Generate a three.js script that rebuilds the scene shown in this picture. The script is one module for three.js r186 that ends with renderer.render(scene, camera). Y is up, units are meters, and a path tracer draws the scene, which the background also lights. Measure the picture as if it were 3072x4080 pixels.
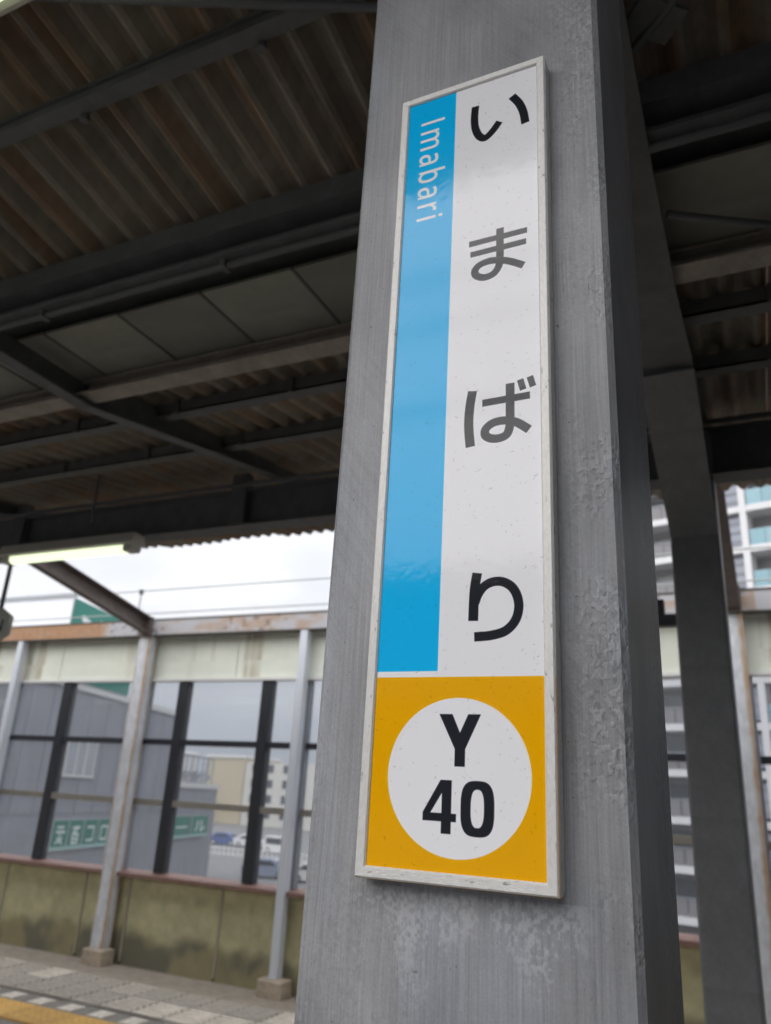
import * as THREE from 'three';
import { mergeGeometries } from 'three/addons/utils/BufferGeometryUtils.js';
import { RoundedBoxGeometry } from 'three/addons/geometries/RoundedBoxGeometry.js';
import { RectAreaLightUniformsLib } from 'three/addons/lights/RectAreaLightUniformsLib.js';

// ------------------------------------------------------------------ camera, sky, sun, exposure
const EYE = 1.5;                                   // lens height above the platform
const scene = new THREE.Scene();
const camera = new THREE.PerspectiveCamera(66.08, 771 / 1024, 0.05, 6000);
camera.position.set(0, EYE, 0);
{
  const r = new THREE.Vector3(0.9051327, 0.05534567, -0.42151115), u = new THREE.Vector3(0.09697622, 0.93847, 0.33146594);
  camera.quaternion.setFromRotationMatrix(new THREE.Matrix4().makeBasis(r, u, new THREE.Vector3().crossVectors(r, u)));
}
camera.focus = 0.685;
camera.userData.fStop = 7.5;

const renderer = new THREE.WebGLRenderer();
renderer.toneMapping = THREE.LinearToneMapping;
renderer.toneMappingExposure = 1.85;
renderer.shadowMap.enabled = true;
RectAreaLightUniformsLib.init();

// value noise
const hash = (x, y, s = 0) => { let h = Math.imul(x | 0, 374761393) ^ Math.imul(y | 0, 668265263) ^ Math.imul(s | 0, 2147483647 - 58); h = Math.imul(h ^ (h >>> 13), 1274126177); h ^= h >>> 16; return (h >>> 0) / 4294967296; };
function vn(x, y, s = 0) {
  const ix = Math.floor(x), iy = Math.floor(y), fx = x - ix, fy = y - iy, a = fx * fx * (3 - 2 * fx), b = fy * fy * (3 - 2 * fy);
  const p = hash(ix, iy, s), q = hash(ix + 1, iy, s), r = hash(ix, iy + 1, s), t = hash(ix + 1, iy + 1, s);
  return p + (q - p) * a + (r - p) * b + (p - q - r + t) * a * b;
}
const fbm = (x, y, s = 0, o = 4) => { let v = 0, a = 0.5, n = 0; for (let i = 0; i < o; i++) { v += a * vn(x, y, s + i * 17); n += a; x *= 2.03; y *= 2.03; a *= 0.5; } return v / n; };
const clamp = (x, a = 0, b = 1) => Math.min(b, Math.max(a, x)), sst = (x, a, b) => { const t = clamp((x - a) / (b - a)); return t * t * (3 - 2 * t); }, mix = (a, b, t) => a + (b - a) * t;

{ // overcast sky, brighter overhead than at the horizon as an overcast sky is, with soft cloud relief
  const W = 1024, H = 512, data = new Float32Array(W * H * 4);
  for (let j = 0; j < H; j++) {
    const e = ((j + 0.5) / H - 0.5) * Math.PI, y = Math.sin(e);
    for (let i = 0; i < W; i++) {
      const a = (i + 0.5) / W * 2 * Math.PI, k = 1 / (Math.max(y, 0) + 0.22), cx = Math.cos(a) * Math.cos(e) * k, cz = Math.sin(a) * Math.cos(e) * k;
      const c = fbm(cx * 2.3 + 7, cz * 2.3 + 3, 5, 5), lum = 0.425 * (1 + 2 * Math.max(y, 0)) * (0.60 + 0.80 * c), blue = sst(c, 0.7, 0.35);
      const o = (j * W + i) * 4;
      data[o] = lum * (1 - 0.055 * blue); data[o + 1] = lum * (1 - 0.03 * blue); data[o + 2] = lum * (1.03 + 0.03 * blue); data[o + 3] = 1;
      if (y < 0) { data[o] = 0.26; data[o + 1] = 0.26; data[o + 2] = 0.26; }
    }
  }
  const sky = new THREE.DataTexture(data, W, H, THREE.RGBAFormat, THREE.FloatType);
  sky.mapping = THREE.EquirectangularReflectionMapping; sky.magFilter = THREE.LinearFilter; sky.needsUpdate = true;
  scene.background = sky; scene.environment = sky;
}
const sun = new THREE.DirectionalLight(0xfffaf4, 1.3);
sun.position.set(-9, 15, 20); sun.target.position.set(0, 1.5, -1); sun.castShadow = true; sun.shadow.radius = 100;
Object.assign(sun.shadow.camera, { left: -30, right: 30, top: 30, bottom: -30, near: 1, far: 120 });
scene.fog = new THREE.FogExp2(0xdfe4ea, 0.0011);
scene.add(sun, sun.target); sun.name = 'sun'; sun.target.name = 'sun_target';

// ------------------------------------------------------------------ helpers
const P = (X, y, d) => new THREE.Vector3(X, y + EYE, -d);      // y relative to the lens, d = depth towards the wall
const rand = (() => { let s = 12345; return () => { s = (s + 0x6d2b79f5) | 0; let t = Math.imul(s ^ (s >>> 15), 1 | s); t = (t + Math.imul(t ^ (t >>> 7), 61 | t)) ^ t; return ((t ^ (t >>> 14)) >>> 0) / 4294967296; }; })();
const taken = {};
const numbered = (n) => { if (taken[n] === undefined) { taken[n] = 0; return n; } return n + '_' + String(++taken[n]).padStart(3, '0'); };
function thing(name, label, category, group, at = new THREE.Vector3()) {
  const o = new THREE.Group(); o.name = numbered(name); o.position.copy(at); o.userData = { label, category }; if (group) o.userData.group = group; scene.add(o); return o;
}
function structure(name) { const o = new THREE.Group(); o.name = name; o.userData.kind = 'structure'; scene.add(o); return o; }
function part(name, g, m, parent) {
  const o = new THREE.Mesh(g, m); o.name = name; o.castShadow = o.receiveShadow = true; parent.add(o); return o;
}
// a box given by its extents; uv in metres by the way each face looks
function metric(g, s = 1) {
  g = g.index ? g.toNonIndexed() : g; g.computeVertexNormals();
  const p = g.attributes.position, uv = new Float32Array(p.count * 2), A = new THREE.Vector3(), B = new THREE.Vector3(), C = new THREE.Vector3();
  for (let i = 0; i < p.count; i += 3) {
    A.fromBufferAttribute(p, i); B.fromBufferAttribute(p, i + 1); C.fromBufferAttribute(p, i + 2);
    const n = B.clone().sub(A).cross(C.clone().sub(A)), ax = Math.abs(n.x), ay = Math.abs(n.y), az = Math.abs(n.z);
    [A, B, C].forEach((v, k) => { const q = az >= ax && az >= ay ? [v.x, v.y] : ax >= ay ? [v.z, v.y] : [v.x, v.z]; uv[(i + k) * 2] = q[0] * s; uv[(i + k) * 2 + 1] = q[1] * s; });
  }
  g.setAttribute('uv', new THREE.BufferAttribute(uv, 2)); return g;
}
const bx = (x0, x1, y0, y1, d0, d1) => new THREE.BoxGeometry(x1 - x0, y1 - y0, Math.abs(d1 - d0)).translate((x0 + x1) / 2, (y0 + y1) / 2 + EYE, -(d0 + d1) / 2);   // y relative to the lens
const mb = (...a) => metric(bx(...a));
const cyl = (a, b, r, n = 8) => { const d = b.clone().sub(a), g = new THREE.CylinderGeometry(r, r, d.length(), n); g.applyQuaternion(new THREE.Quaternion().setFromUnitVectors(new THREE.Vector3(0, 1, 0), d.clone().normalize())); return g.translate((a.x + b.x) / 2, (a.y + b.y) / 2, (a.z + b.z) / 2); };
function bar(a, b, w, h) { // a rectangular bar from a to b, w across (x), h in depth
  const d = b.clone().sub(a), g = new THREE.BoxGeometry(w, h, d.length()), m = new THREE.Matrix4(), z = d.clone().normalize(), x = new THREE.Vector3(0, 1, 0).cross(z).normalize(), y = z.clone().cross(x);
  m.makeBasis(x, y, z); g.applyMatrix4(m); return g.translate((a.x + b.x) / 2, (a.y + b.y) / 2, (a.z + b.z) / 2);
}
const merge = (list) => mergeGeometries(list.map((g) => (g.index ? g.toNonIndexed() : g)));
const L = (r, g, b) => new THREE.Color().setRGB(r, g, b);
// textures: fn(u, v) -> [r, g, b] sRGB 0..1, or one number for height
function colourMap(w, h, fn, repeat) {
  const d = new Uint8Array(w * h * 4);
  for (let j = 0; j < h; j++) for (let i = 0; i < w; i++) { const c = fn((i + 0.5) / w, (j + 0.5) / h), o = (j * w + i) * 4; for (let k = 0; k < 3; k++) d[o + k] = clamp(c[k]) * 255; d[o + 3] = 255; }
  const t = new THREE.DataTexture(d, w, h); return finish(t, true, repeat);
}
function heightMap(w, h, fn, repeat) {
  const d = new Float32Array(w * h * 4);
  for (let j = 0; j < h; j++) for (let i = 0; i < w; i++) { const v = fn((i + 0.5) / w, (j + 0.5) / h), o = (j * w + i) * 4; d[o] = d[o + 1] = d[o + 2] = v; d[o + 3] = 1; }
  return finish(new THREE.DataTexture(d, w, h, THREE.RGBAFormat, THREE.FloatType), false, repeat);
}
function finish(t, srgb, repeat) {
  if (srgb) t.colorSpace = THREE.SRGBColorSpace; t.magFilter = THREE.LinearFilter; t.wrapS = t.wrapT = THREE.RepeatWrapping; if (repeat) t.repeat.set(repeat[0], repeat[1]); t.needsUpdate = true; return t;
}
const gray = (l) => [l, l, l], tone = (c, k) => c.map((x) => x * k), mixc = (a, b, t) => a.map((x, i) => mix(x, b[i], t));
const std = (o) => new THREE.MeshStandardMaterial(o);
// grain: generic mottled surface, uv in metres, period 'size' metres
function mottled(base, amount, size, scaleX, scaleY, seed, extra = {}) {
  const f = (u, v) => { const X = u * scaleX, Y = v * scaleY; return fbm(X, Y, seed, 5) * 0.65 + fbm(X * 6, Y * 6, seed + 90, 3) * 0.35; };
  return std({ map: colourMap(256, 256, (u, v) => tone(base, 1 + amount * (f(u, v) - 0.5) * 2), [1 / size, 1 / size]), roughness: 0.85, ...extra });
}

// ------------------------------------------------------------------ materials
const M = {};
M.asphalt = mottled([0.50, 0.485, 0.46], 0.22, 0.6, 18, 18, 1, { roughness: 0.95 });
M.drain = mottled([0.62, 0.58, 0.53], 0.16, 0.7, 14, 14, 2, { roughness: 0.95 });
M.tile = [0, 1, 2, 3].map((k) => mottled(tone([0.66, 0.635, 0.60], [1, 0.88, 1.08, 0.8][k]), 0.16, 0.5, 12, 12, 20 + k, { roughness: 0.9 }));
M.rib = [0, 1, 2].map((k) => mottled(tone([0.90, 0.865, 0.81], [1, 0.9, 0.8][k]), 0.22, 0.5, 9, 9, 27 + k, { roughness: 0.9 }));
M.white = mottled([0.82, 0.79, 0.74], 0.2, 0.4, 8, 8, 31, { roughness: 0.8 });
M.yellow = [0, 1, 2].map((k) => mottled(tone([0.80, 0.635, 0.35], [1, 0.95, 1.04][k]), 0.14, 0.5, 12, 12, 33 + k, { roughness: 0.75 }));
M.olive = std({ roughness: 0.9, map: colourMap(1024, 256, (u, v) => { // painted concrete, moss and grime grown up from the foot in mounds; 4 m by 0.9 m
  const x = u * 4, y = v * 0.9, edge = 0.06 + 0.34 * fbm(x * 1.25, 3, 41, 3) + 0.10 * (fbm(x * 9, y * 9, 42, 4) - 0.5), n = fbm(x * 14, y * 14, 43, 4), g = fbm(x * 3, y * 3, 44, 3);
  const moss = sst(y, edge + 0.06, edge - 0.07), c = mixc([0.75, 0.73, 0.58], [0.70, 0.68, 0.53], fbm(x * 5, y * 2, 45, 4));
  const dark = mixc([0.40, 0.395, 0.34], [0.56, 0.53, 0.40], sst(g, 0.45, 0.68));
  return tone(mixc(c, dark, moss * (0.72 + 0.28 * n)), 0.9 + 0.2 * n);
}, [1 / 4, 1 / 0.9]) });
M.seam = std({ color: L(0.36, 0.33, 0.25), roughness: 0.9 });
M.sill = mottled([0.53, 0.41, 0.37], 0.16, 0.8, 20, 8, 51, { roughness: 0.6 });
M.mullion = std({ color: L(0.018, 0.02, 0.026), roughness: 0.45 });
M.railLight = mottled([0.52, 0.50, 0.46], 0.12, 0.6, 10, 10, 53, { roughness: 0.6 });
M.greyFrame = mottled([0.56, 0.575, 0.60], 0.1, 0.5, 9, 9, 54, { roughness: 0.5 });
M.panelEdge = std({ color: L(0.72, 0.72, 0.70), roughness: 0.5 });
M.cream = std({ roughness: 0.65, map: colourMap(1024, 128, (u, v) => { // 8 m of panel, brown run-down streaks
  const x = u * 8, y = v, s = fbm(x * 9, y * 0.35, 61, 5), patch = sst(fbm(x * 1.1, 0.3, 62, 2), 0.42, 0.7), n = fbm(x * 4, y * 3, 63, 4);
  return mixc(tone([0.88, 0.895, 0.845], 0.96 + 0.08 * n), [0.60, 0.55, 0.46], clamp(patch * sst(s, 0.42, 0.74) * (0.3 + 0.9 * n)));
}, [1 / 8, 1 / 0.44]) });
M.cap = std({ roughness: 0.7, metalness: 0.0, map: colourMap(1024, 64, (u, v) => { // 8 m of steel cap; flaked galvanizing over orange rust
  const x = u * 8 - 8, y = v, n = fbm(x * 7, y * 2.5, 71, 5), big = fbm(x * 1.3, 0.4, 72, 2), f = fbm(x * 26, y * 5, 73, 3);
  const rust = clamp(sst(x, -5.95, -6.15) * sst(x, -7.8, -7.6) * (0.75 + 0.4 * n) + sst(n * 0.55 + big * 0.45, 0.5, 0.78) * 0.5), flake = sst(f, 0.6, 0.7) * sst(fbm(x * 2.2, 1, 76, 2), 0.5, 0.62);
  return mixc(mixc([0.70, 0.70, 0.715], [0.40, 0.38, 0.37], flake * 0.7), tone(mixc([0.72, 0.575, 0.45], [0.66, 0.48, 0.34], f), 0.95), rust);
}, [1 / 8, 1 / 0.16]) });
M.capEdge = std({ color: L(0.10, 0.095, 0.085), roughness: 0.8 });
M.post = std({ roughness: 0.55, map: colourMap(64, 512, (u, v) => { // pale blue-grey paint with rust along the right edge; 0.16 m by 3 m
  const n = fbm(u * 6, v * 60, 81, 4), e = sst(u + 0.22 * (fbm(0.5, v * 22, 82, 3) - 0.5), 0.70, 0.95) + sst(u, 0.16, 0.02) * 0.7 * sst(n, 0.3, 0.6);
  return mixc(tone([0.83, 0.845, 0.865], 0.88 + 0.2 * n), [0.66, 0.54, 0.42], clamp(e * (0.55 + 0.6 * n)));
}) });
M.postPale = mottled([0.82, 0.84, 0.87], 0.12, 0.6, 10, 4, 83, { roughness: 0.5 });
M.block = mottled([0.70, 0.645, 0.57], 0.25, 0.35, 9, 9, 84, { roughness: 0.95 });
M.strut = mottled([0.40, 0.36, 0.34], 0.2, 0.5, 8, 8, 85, { roughness: 0.6 });
M.steel = mottled([0.345, 0.35, 0.355], 0.18, 0.6, 12, 9, 91, { roughness: 0.6 });
M.pillarGrey = mottled([0.47, 0.475, 0.485], 0.14, 0.5, 9, 9, 92, { roughness: 0.5 });
M.gutterBeam = mottled([0.56, 0.53, 0.49], 0.24, 0.7, 12, 6, 95, { roughness: 0.6 });
M.flatPanel = [0, 1].map((k) => mottled(tone([0.54, 0.54, 0.50], 1 - 0.08 * k), 0.1, 0.8, 6, 6, 96 + k, { roughness: 0.8 }));
M.slate = [0, 1, 2, 3].map((k) => { // cement sheet, brown tide marks along the run of the waves
  const t = colourMap(256, 256, (u, v) => { const n = fbm(u * 22, v * 3, 100 + k, 4), m = fbm(u * 5, v * 5, 110 + k, 4), f = fbm(u * 60, v * 60, 120 + k, 2); return tone(mixc([0.53, 0.50, 0.455], [0.55, 0.455, 0.37], sst(n, 0.4, 0.72)), (0.82 + 0.3 * m) * (0.92 + 0.16 * f) * [1, 0.95, 1.04, 0.98][k]); }, [1 / 0.93, 1 / 1.2]);
  return std({ map: t, roughness: 0.95 });
});
M.lampBody = std({ color: L(0.55, 0.53, 0.47), roughness: 0.5 });
M.lampGlow = std({ color: L(0.8, 0.82, 0.75), emissive: L(0.86, 1.0, 0.66), emissiveIntensity: 0.66, roughness: 0.5 });
M.glass = new THREE.MeshPhysicalMaterial({ color: L(0.74, 0.76, 0.785), transmission: 0.82, thickness: 0, roughness: 0.02, ior: 1.5 });
M.cable = std({ color: L(0.16, 0.17, 0.17), roughness: 0.6 });
M.concrete = mottled([0.55, 0.54, 0.52], 0.14, 2, 14, 14, 130, { roughness: 0.95 });

// ------------------------------------------------------------------ the setting
{
  const g = structure('ground');
  part('earth', metric(new THREE.PlaneGeometry(5000, 5000).rotateX(-Math.PI / 2).translate(0, -5.5, 0)), mottled([0.47, 0.46, 0.44], 0.12, 9, 12, 12, 140), g);
  part('parking_asphalt', metric(new THREE.PlaneGeometry(150, 90).rotateX(-Math.PI / 2).translate(-55, -5.492, -100)), mottled([0.50, 0.495, 0.49], 0.1, 6, 10, 10, 141), g);
  for (let k = 0; k < 14; k++) part('bay_line', new THREE.BoxGeometry(0.12, 0.008, 5).translate(-70 + k * 2.6, -5.486, -84), M.white, g);
}
const platform = structure('platform');
part('slab', mb(-22, 14, -2.7, -1.5, -2.2, 6.5), M.asphalt, platform);
part('drain_strip', mb(-22, 14, -1.52, -1.494, 5.67, 6.2), M.drain, platform);
const TW = 0.282, TX0 = -4.19;
{ // ribbed paving tiles, two rows; white inlay blocks; yellow warning tiles
  const ribbed = (() => {
    const w = TW - 0.008, l = 0.34, gs = [new THREE.BoxGeometry(w, 0.012, l)];
    return metric(merge(gs));
  })(), ribs = (() => { const gs = []; for (let i = 0; i < 5; i++) gs.push(new THREE.BoxGeometry(TW - 0.022, 0.008, 0.032).translate(0, 0.010, (i - 2) * 0.066)); return metric(merge(gs)); })();
  const lo = -24, hi = 20;
  for (let k = lo; k < hi; k++) for (let r = 0; r < 2; r++) {
    const X = TX0 + (k + 0.5) * TW; const o = part('paving_tile', ribbed, M.tile[Math.floor(hash(k, r, 7) * 4)], platform); part('ribs', ribs, M.rib[Math.floor(hash(k, r, 8) * 3)], o); o.position.set(X, -1.5 + EYE + 0.006 + (hash(k, r, 9) - 0.5) * 0.002, -(5.67 - 0.174 - r * 0.348));
  }
  const inlay = metric(new RoundedBoxGeometry(0.13, 0.012, 0.15, 1, 0.004));
  for (let k = lo; k < hi; k++) { const o = part('white_block', inlay, M.white, platform); o.position.set(TX0 + (k + 0.5) * TW + 0.02, -1.5 + EYE + 0.004, -4.855); }
  const dot = new THREE.CylinderGeometry(0.011, 0.018, 0.006, 8), gs = [new THREE.BoxGeometry(TW * 1.42 - 0.008, 0.014, 0.325)];
  for (let i = 0; i < 6; i++) for (let j = 0; j < 5; j++) gs.push(dot.clone().translate((i - 2.5) * 0.062, 0.010, (j - 2) * 0.062));
  const warn = metric(merge(gs));
  for (let k = -17; k < 14; k++) { const o = part('warning_tile', warn, M.yellow[Math.abs(k * 7) % 3], platform); o.position.set(-4.19 + k * TW * 1.42, -1.5 + EYE + 0.007, -4.566); }
}

// ------------------------------------------------------------------ the painted pillar that carries the sign
const PX0 = -0.3602, PX1 = -0.0913, PD0 = 0.62, PD1 = 0.842;
function paintMaps(seed, flakes, bloom) {
  // 0.3 m across, 1.5 m up; v = 0 at world height 1.2
  const W = 512, H = 2048, col = new Float32Array(W * H), hgt = new Float32Array(W * H);
  for (let j = 0; j < H; j++) for (let i = 0; i < W; i++) {
    const x = (i + 0.5) / W * 0.3, y = (j + 0.5) / H * 1.5;
    const warp = (fbm(x * 14, y * 6, seed + 1, 3) - 0.5) * 0.004;
    const bxx = x + warp, dia = 0.6 * sst(fbm(x * 9, y * 5, seed + 19, 3), 0.5, 0.62), qx = x * 0.82 + y * 0.57, qy = y * 0.82 - x * 0.57;
    const streak = mix(fbm(bxx * 640, y * 9, seed + 3, 3), fbm(qx * 600, qy * 14, seed + 23, 3), dia), fine = fbm(bxx * 1500, y * 22, seed + 4, 2), blot = fbm(x * 16, y * 11, seed + 5, 4), cloud = fbm(x * 6, y * 3.4, seed + 6, 3), grit = fbm(x * 900, y * 900, seed + 7, 2);
    const fl = flakes(x, y), cell = fbm(x * 330 + warp * 160, y * 230 + warp * 90, seed + 8, 2), flake = fl * sst(cell, 0.55, 0.66);
    const lump = fl * sst(fbm(x * 290, y * 250, seed + 12, 2), 0.56, 0.7);
    const b = bloom(x, y, fbm(x * 420, y * 300, seed + 9, 3), fbm(x * 70, y * 16, seed + 10, 4));
    let pit = sst(vn(x * 420, y * 380, seed + 11), 0.955, 0.985) * sst(vn(x * 60, y * 60, seed + 21), 0.5, 0.7);
    let c = 0.50 * (0.64 + 0.19 * streak + 0.13 * fine + 0.28 * blot + 0.26 * cloud + 0.12 * grit);
    c *= 1 - 0.45 * pit; c += 0.05 * flake - 0.06 * lump * (1 - flake); c = mix(c, 0.74, b);
    col[j * W + i] = c; hgt[j * W + i] = 0.5 * streak * 0.22 + fine * 0.09 + 0.36 * flake - 0.2 * lump * (1 - flake) + 0.06 * grit - 0.2 * pit + 0.12 * b * grit;
  }
  const at = (a) => (u, v) => a[Math.min(H - 1, Math.floor(v * H)) * W + Math.min(W - 1, Math.floor(u * W))];
  const cf = at(col), hf = at(hgt);
  return std({ map: colourMap(W, H, (u, v) => { const c = cf(u, v), warm = fbm(u * 5, v * 9, seed + 14, 3) - 0.5; return [c * (0.992 + 0.03 * warm), c * 1.0, c * (1.024 - 0.05 * warm)]; }), bumpMap: heightMap(W, H, hf), bumpScale: 0.0008, roughness: 0.5 });
}
// x measured from the left edge of the front face, y from world height 1.2 (sign: world 1.44 to 2.23)
const bloomUnderSign = (x, y, g, n) => { // chalky bloom below the lower frame edge, hanging lower at two spots
  const hang = 0.03 + 0.06 * Math.exp(-(((x - 0.105) / 0.022) ** 2)) + 0.04 * Math.exp(-(((x - 0.205) / 0.03) ** 2)), down = 0.236 - y;
  return down < 0 ? 0 : 0.6 * sst(x, 0.035, 0.065) * sst(x, 0.25, 0.21) * sst(g * 0.6 + n * 0.4, 0.40 + 0.14 * clamp(down / hang), 0.58 + 0.17 * clamp(down / hang)) * sst(down, hang * 1.25, hang * 0.5);
};
M.paintFront = paintMaps(201, (x, y) => sst(x, 0.205, 0.258) * sst(fbm(x * 20, y * 12, 230, 3), 0.30, 0.55) + 0.6 * sst(x, 0.012, 0.0) + 0.35 * sst(fbm(x * 14, y * 9, 231, 3), 0.62, 0.75), bloomUnderSign);
M.paintSide = paintMaps(301, (x, y) => sst(x, 0.09, 0.17) * sst(fbm(x * 18, y * 8, 232, 3) + 0.25 * sst(y, 0.9, 0.2), 0.42, 0.62), () => 0);
function column(x0, x1, d0, d1, y0, y1, c, mats) { // chamfered box column; groups: 0 front/back and chamfers, 1 sides
  const pr = [[x0 + c, d0], [x1 - c, d0], [x1, d0 + c], [x1, d1 - c], [x1 - c, d1], [x0 + c, d1], [x0, d1 - c], [x0, d0 + c]];
  const pos = [], uv = [], g = new THREE.BufferGeometry(), v = (p, y) => [p[0], y + EYE, -p[1]];
  const run = [[], []];
  pr.forEach((a, i) => { const b = pr[(i + 1) % 8], side = i === 2 || i === 6 ? 1 : 0; run[side].push([a, b, i]); });
  let at = 0;
  run.forEach((list, gi) => { const start = at; for (const [a, b, i] of list) {
    const u = (p) => (i === 2 || i === 6 ? (p[1] - d0) : i === 1 || i === 3 ? p[0] - x0 + (p[1] - d0) : p[0] - x0) / 0.3, w = (y) => (y + EYE - 1.2) / 1.5;
    for (const [p, y] of [[a, y0], [b, y0], [b, y1], [a, y0], [b, y1], [a, y1]]) { pos.push(...v(p, y)); uv.push(u(p), w(y)); at++; }
  } g.addGroup(start, at - start, gi); });
  g.setAttribute('position', new THREE.Float32BufferAttribute(pos, 3)); g.setAttribute('uv', new THREE.Float32BufferAttribute(uv, 2)); g.computeVertexNormals();
  return g;
}
const pillar = thing('steel_pillar', 'grey brush-painted square steel pillar carrying the vertical station name sign', 'pillar', 'canopy pillars');
{
  const o = new THREE.Mesh(column(PX0, PX1, PD0, PD1, -1.5, 1.32, 0.0055), [M.paintFront, M.paintSide]); o.name = 'shaft'; o.castShadow = o.receiveShadow = true; pillar.add(o);
  part('base_plate', mb(PX0 - 0.06, PX1 + 0.06, -1.5, -1.478, PD0 - 0.06, PD1 + 0.06), M.pillarGrey, pillar);
}

// ------------------------------------------------------------------ station name sign
const SX0 = -0.30348, SX1 = -0.14256, SY1 = 0.732, SY0 = -0.05922, SD = 0.60;
{
  const sign = thing('station_name_sign', 'tall station name sign with blue, white and yellow print in a silver frame', 'sign');
  // print: coordinates in millimetres from the outer top left of the frame
  const K = 2.58, W = Math.round(160.92 * K), H = Math.round(791.2 * K), cv = document.createElement('canvas'); cv.width = W; cv.height = H; const c = cv.getContext('2d');
  c.scale(K, K); c.fillStyle = '#f4f4f7'; c.fillRect(0, 0, 161, 792);
  c.fillStyle = '#0cbcfa'; c.fillRect(0, 0, 63.7, 632.4);
  c.fillStyle = '#f6b200'; c.fillRect(0, 637.3, 161, 160);
  c.fillStyle = '#f4f4f7'; c.beginPath(); c.ellipse(82.6, 713, 58.8, 59.2, 0, 0, 7); c.fill();
  const ink = '#23252b'; c.strokeStyle = ink; c.fillStyle = ink; c.lineJoin = 'round'; c.lineCap = 'butt';
  const curve = (pts, w) => { // smooth stroke through points
    c.lineWidth = w; c.beginPath(); const cr = new THREE.CatmullRomCurve3(pts.map((p) => new THREE.Vector3(p[0], p[1], 0)), false, 'centripetal').getPoints(80); cr.forEach((p, i) => (i ? c.lineTo(p.x, p.y) : c.moveTo(p.x, p.y))); c.stroke();
  };
  const line = (a, b, w) => { c.lineWidth = w; c.beginPath(); c.moveTo(...a); c.lineTo(...b); c.stroke(); };
  // first kana
  curve([[85.9, 38.4], [85.1, 56], [86.7, 70.3], [91.4, 81.6], [96.8, 85.6], [103.6, 81], [112.5, 69.5]], 8.2);
  curve([[125.7, 40.4], [132.9, 52.5], [137.4, 65.8], [139.8, 82]], 8.4);
  // second
  line([82.4, 215.6], [140.6, 215.0], 6.5); line([84, 228.3], [139.6, 227.8], 6.5);
  curve([[113.9, 204.8], [113.9, 225], [113.8, 241], [112.6, 249.5], [107.3, 256.6], [97.8, 258.2], [90.2, 253.8], [88.8, 248.6], [92.4, 243.4], [102.2, 240.7], [112.1, 242], [123.6, 246.4], [137, 254.6]], 7.4);
  // third
  curve([[88.9, 379.6], [86.6, 396.3], [86, 414.4], [87.9, 435.3]], 8.6);
  line([98.5, 393.7], [142.1, 392.9], 7); line([133.4, 375.8], [136.1, 386.6], 5.8); line([142.2, 374.4], [145, 384.9], 5.8);
  curve([[124.2, 378], [124.2, 400], [124.2, 414], [123.7, 421.5], [121.2, 428], [115, 430.6], [106.4, 429.6], [101.6, 425.6], [101.8, 420.3], [107.5, 415.4], [117.2, 414], [128.4, 416.8], [141.2, 426.2]], 7.9);
  // fourth
  curve([[96.2, 551.9], [94.2, 566], [93.4, 592.2]], 8.4);
  curve([[94.6, 577.5], [97.5, 570], [102.8, 563.4], [110.5, 560.2], [119, 561], [127, 566.8], [131.6, 578.9], [129.4, 592], [121.4, 600.9], [109.4, 604.5], [94.6, 605.4]], 7.6);
  // station number
  const poly = (pts, hole) => { c.beginPath(); pts.forEach((p, i) => (i ? c.lineTo(...p) : c.moveTo(...p))); c.closePath(); if (hole) { hole.forEach((p, i) => (i ? c.lineTo(...p) : c.moveTo(...p))); c.closePath(); } c.fill('evenodd'); };
  poly([[66.6, 666.6], [77.6, 666.6], [84.2, 680.8], [90.8, 666.6], [101.2, 666.6], [88.7, 693], [88.7, 706], [80.2, 706], [80.2, 693]]);
  poly([[69.2, 716.3], [78.4, 716.3], [78.4, 740.4], [82.5, 740.4], [82.5, 746.2], [78.4, 746.2], [78.4, 754.8], [70.5, 754.8], [70.5, 746.2], [55.2, 746.2], [55.2, 740.2]], [[70.6, 725.6], [70.6, 740.4], [61.4, 740.4]]);
  c.beginPath(); for (const [rx, ry, e] of [[13.3, 19.8, 3.1], [5.3, 13.6, 2.7]]) for (let i = 0; i <= 80; i++) { const a = i / 80 * 2 * Math.PI, x = 99.3 + rx * Math.sign(Math.cos(a)) * Math.abs(Math.cos(a)) ** (2 / e), y = 735.8 + ry * Math.sign(Math.sin(a)) * Math.abs(Math.sin(a)) ** (2 / e); i ? c.lineTo(x, y) : c.moveTo(x, y); }
  c.fill('evenodd');
  // romaji, reading downwards
  c.save(); c.translate(24, 34.6); c.rotate(Math.PI / 2); c.fillStyle = '#f1f3f5'; c.font = '38px sans-serif'; c.textBaseline = 'alphabetic';
  const word = 'Imabari', sp = 3.2, wid = [...word].reduce((s, ch) => s + c.measureText(ch).width + sp, -sp), sx = 138.6 / wid; let pen = 0;
  c.scale(sx, 1); c.strokeStyle = '#f1f3f5'; c.lineWidth = 0.5; for (const ch of word) { if (ch === 'I') c.fillRect(pen + c.measureText(ch).width / 2 - 1.9, -27.4, 3.9, 27.4); else { c.fillText(ch, pen, 0); c.strokeText(ch, pen, 0); } pen += c.measureText(ch).width + sp; }
  c.restore();
  // dirt: fine dark scratches and specks on the print
  for (let i = 0; i < 620; i++) { const x = rand() * 161, y = rand() * 792, l = 0.5 + rand() * 1.9, a = rand() * 6.3; c.strokeStyle = `rgba(45,42,38,${0.12 + rand() * 0.4})`; c.lineWidth = 0.16 + rand() * 0.22; c.beginPath(); c.moveTo(x, y); c.quadraticCurveTo(x + l * Math.cos(a), y + l * Math.sin(a), x + l * 1.4 * Math.cos(a + 0.8), y + l * 1.4 * Math.sin(a + 0.8)); c.stroke(); }
  for (let i = 0; i < 500; i++) { c.fillStyle = `rgba(50,44,38,${0.15 + rand() * 0.4})`; c.beginPath(); c.arc(rand() * 161, rand() * 792, 0.1 + rand() * 0.28, 0, 7); c.fill(); }
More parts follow.
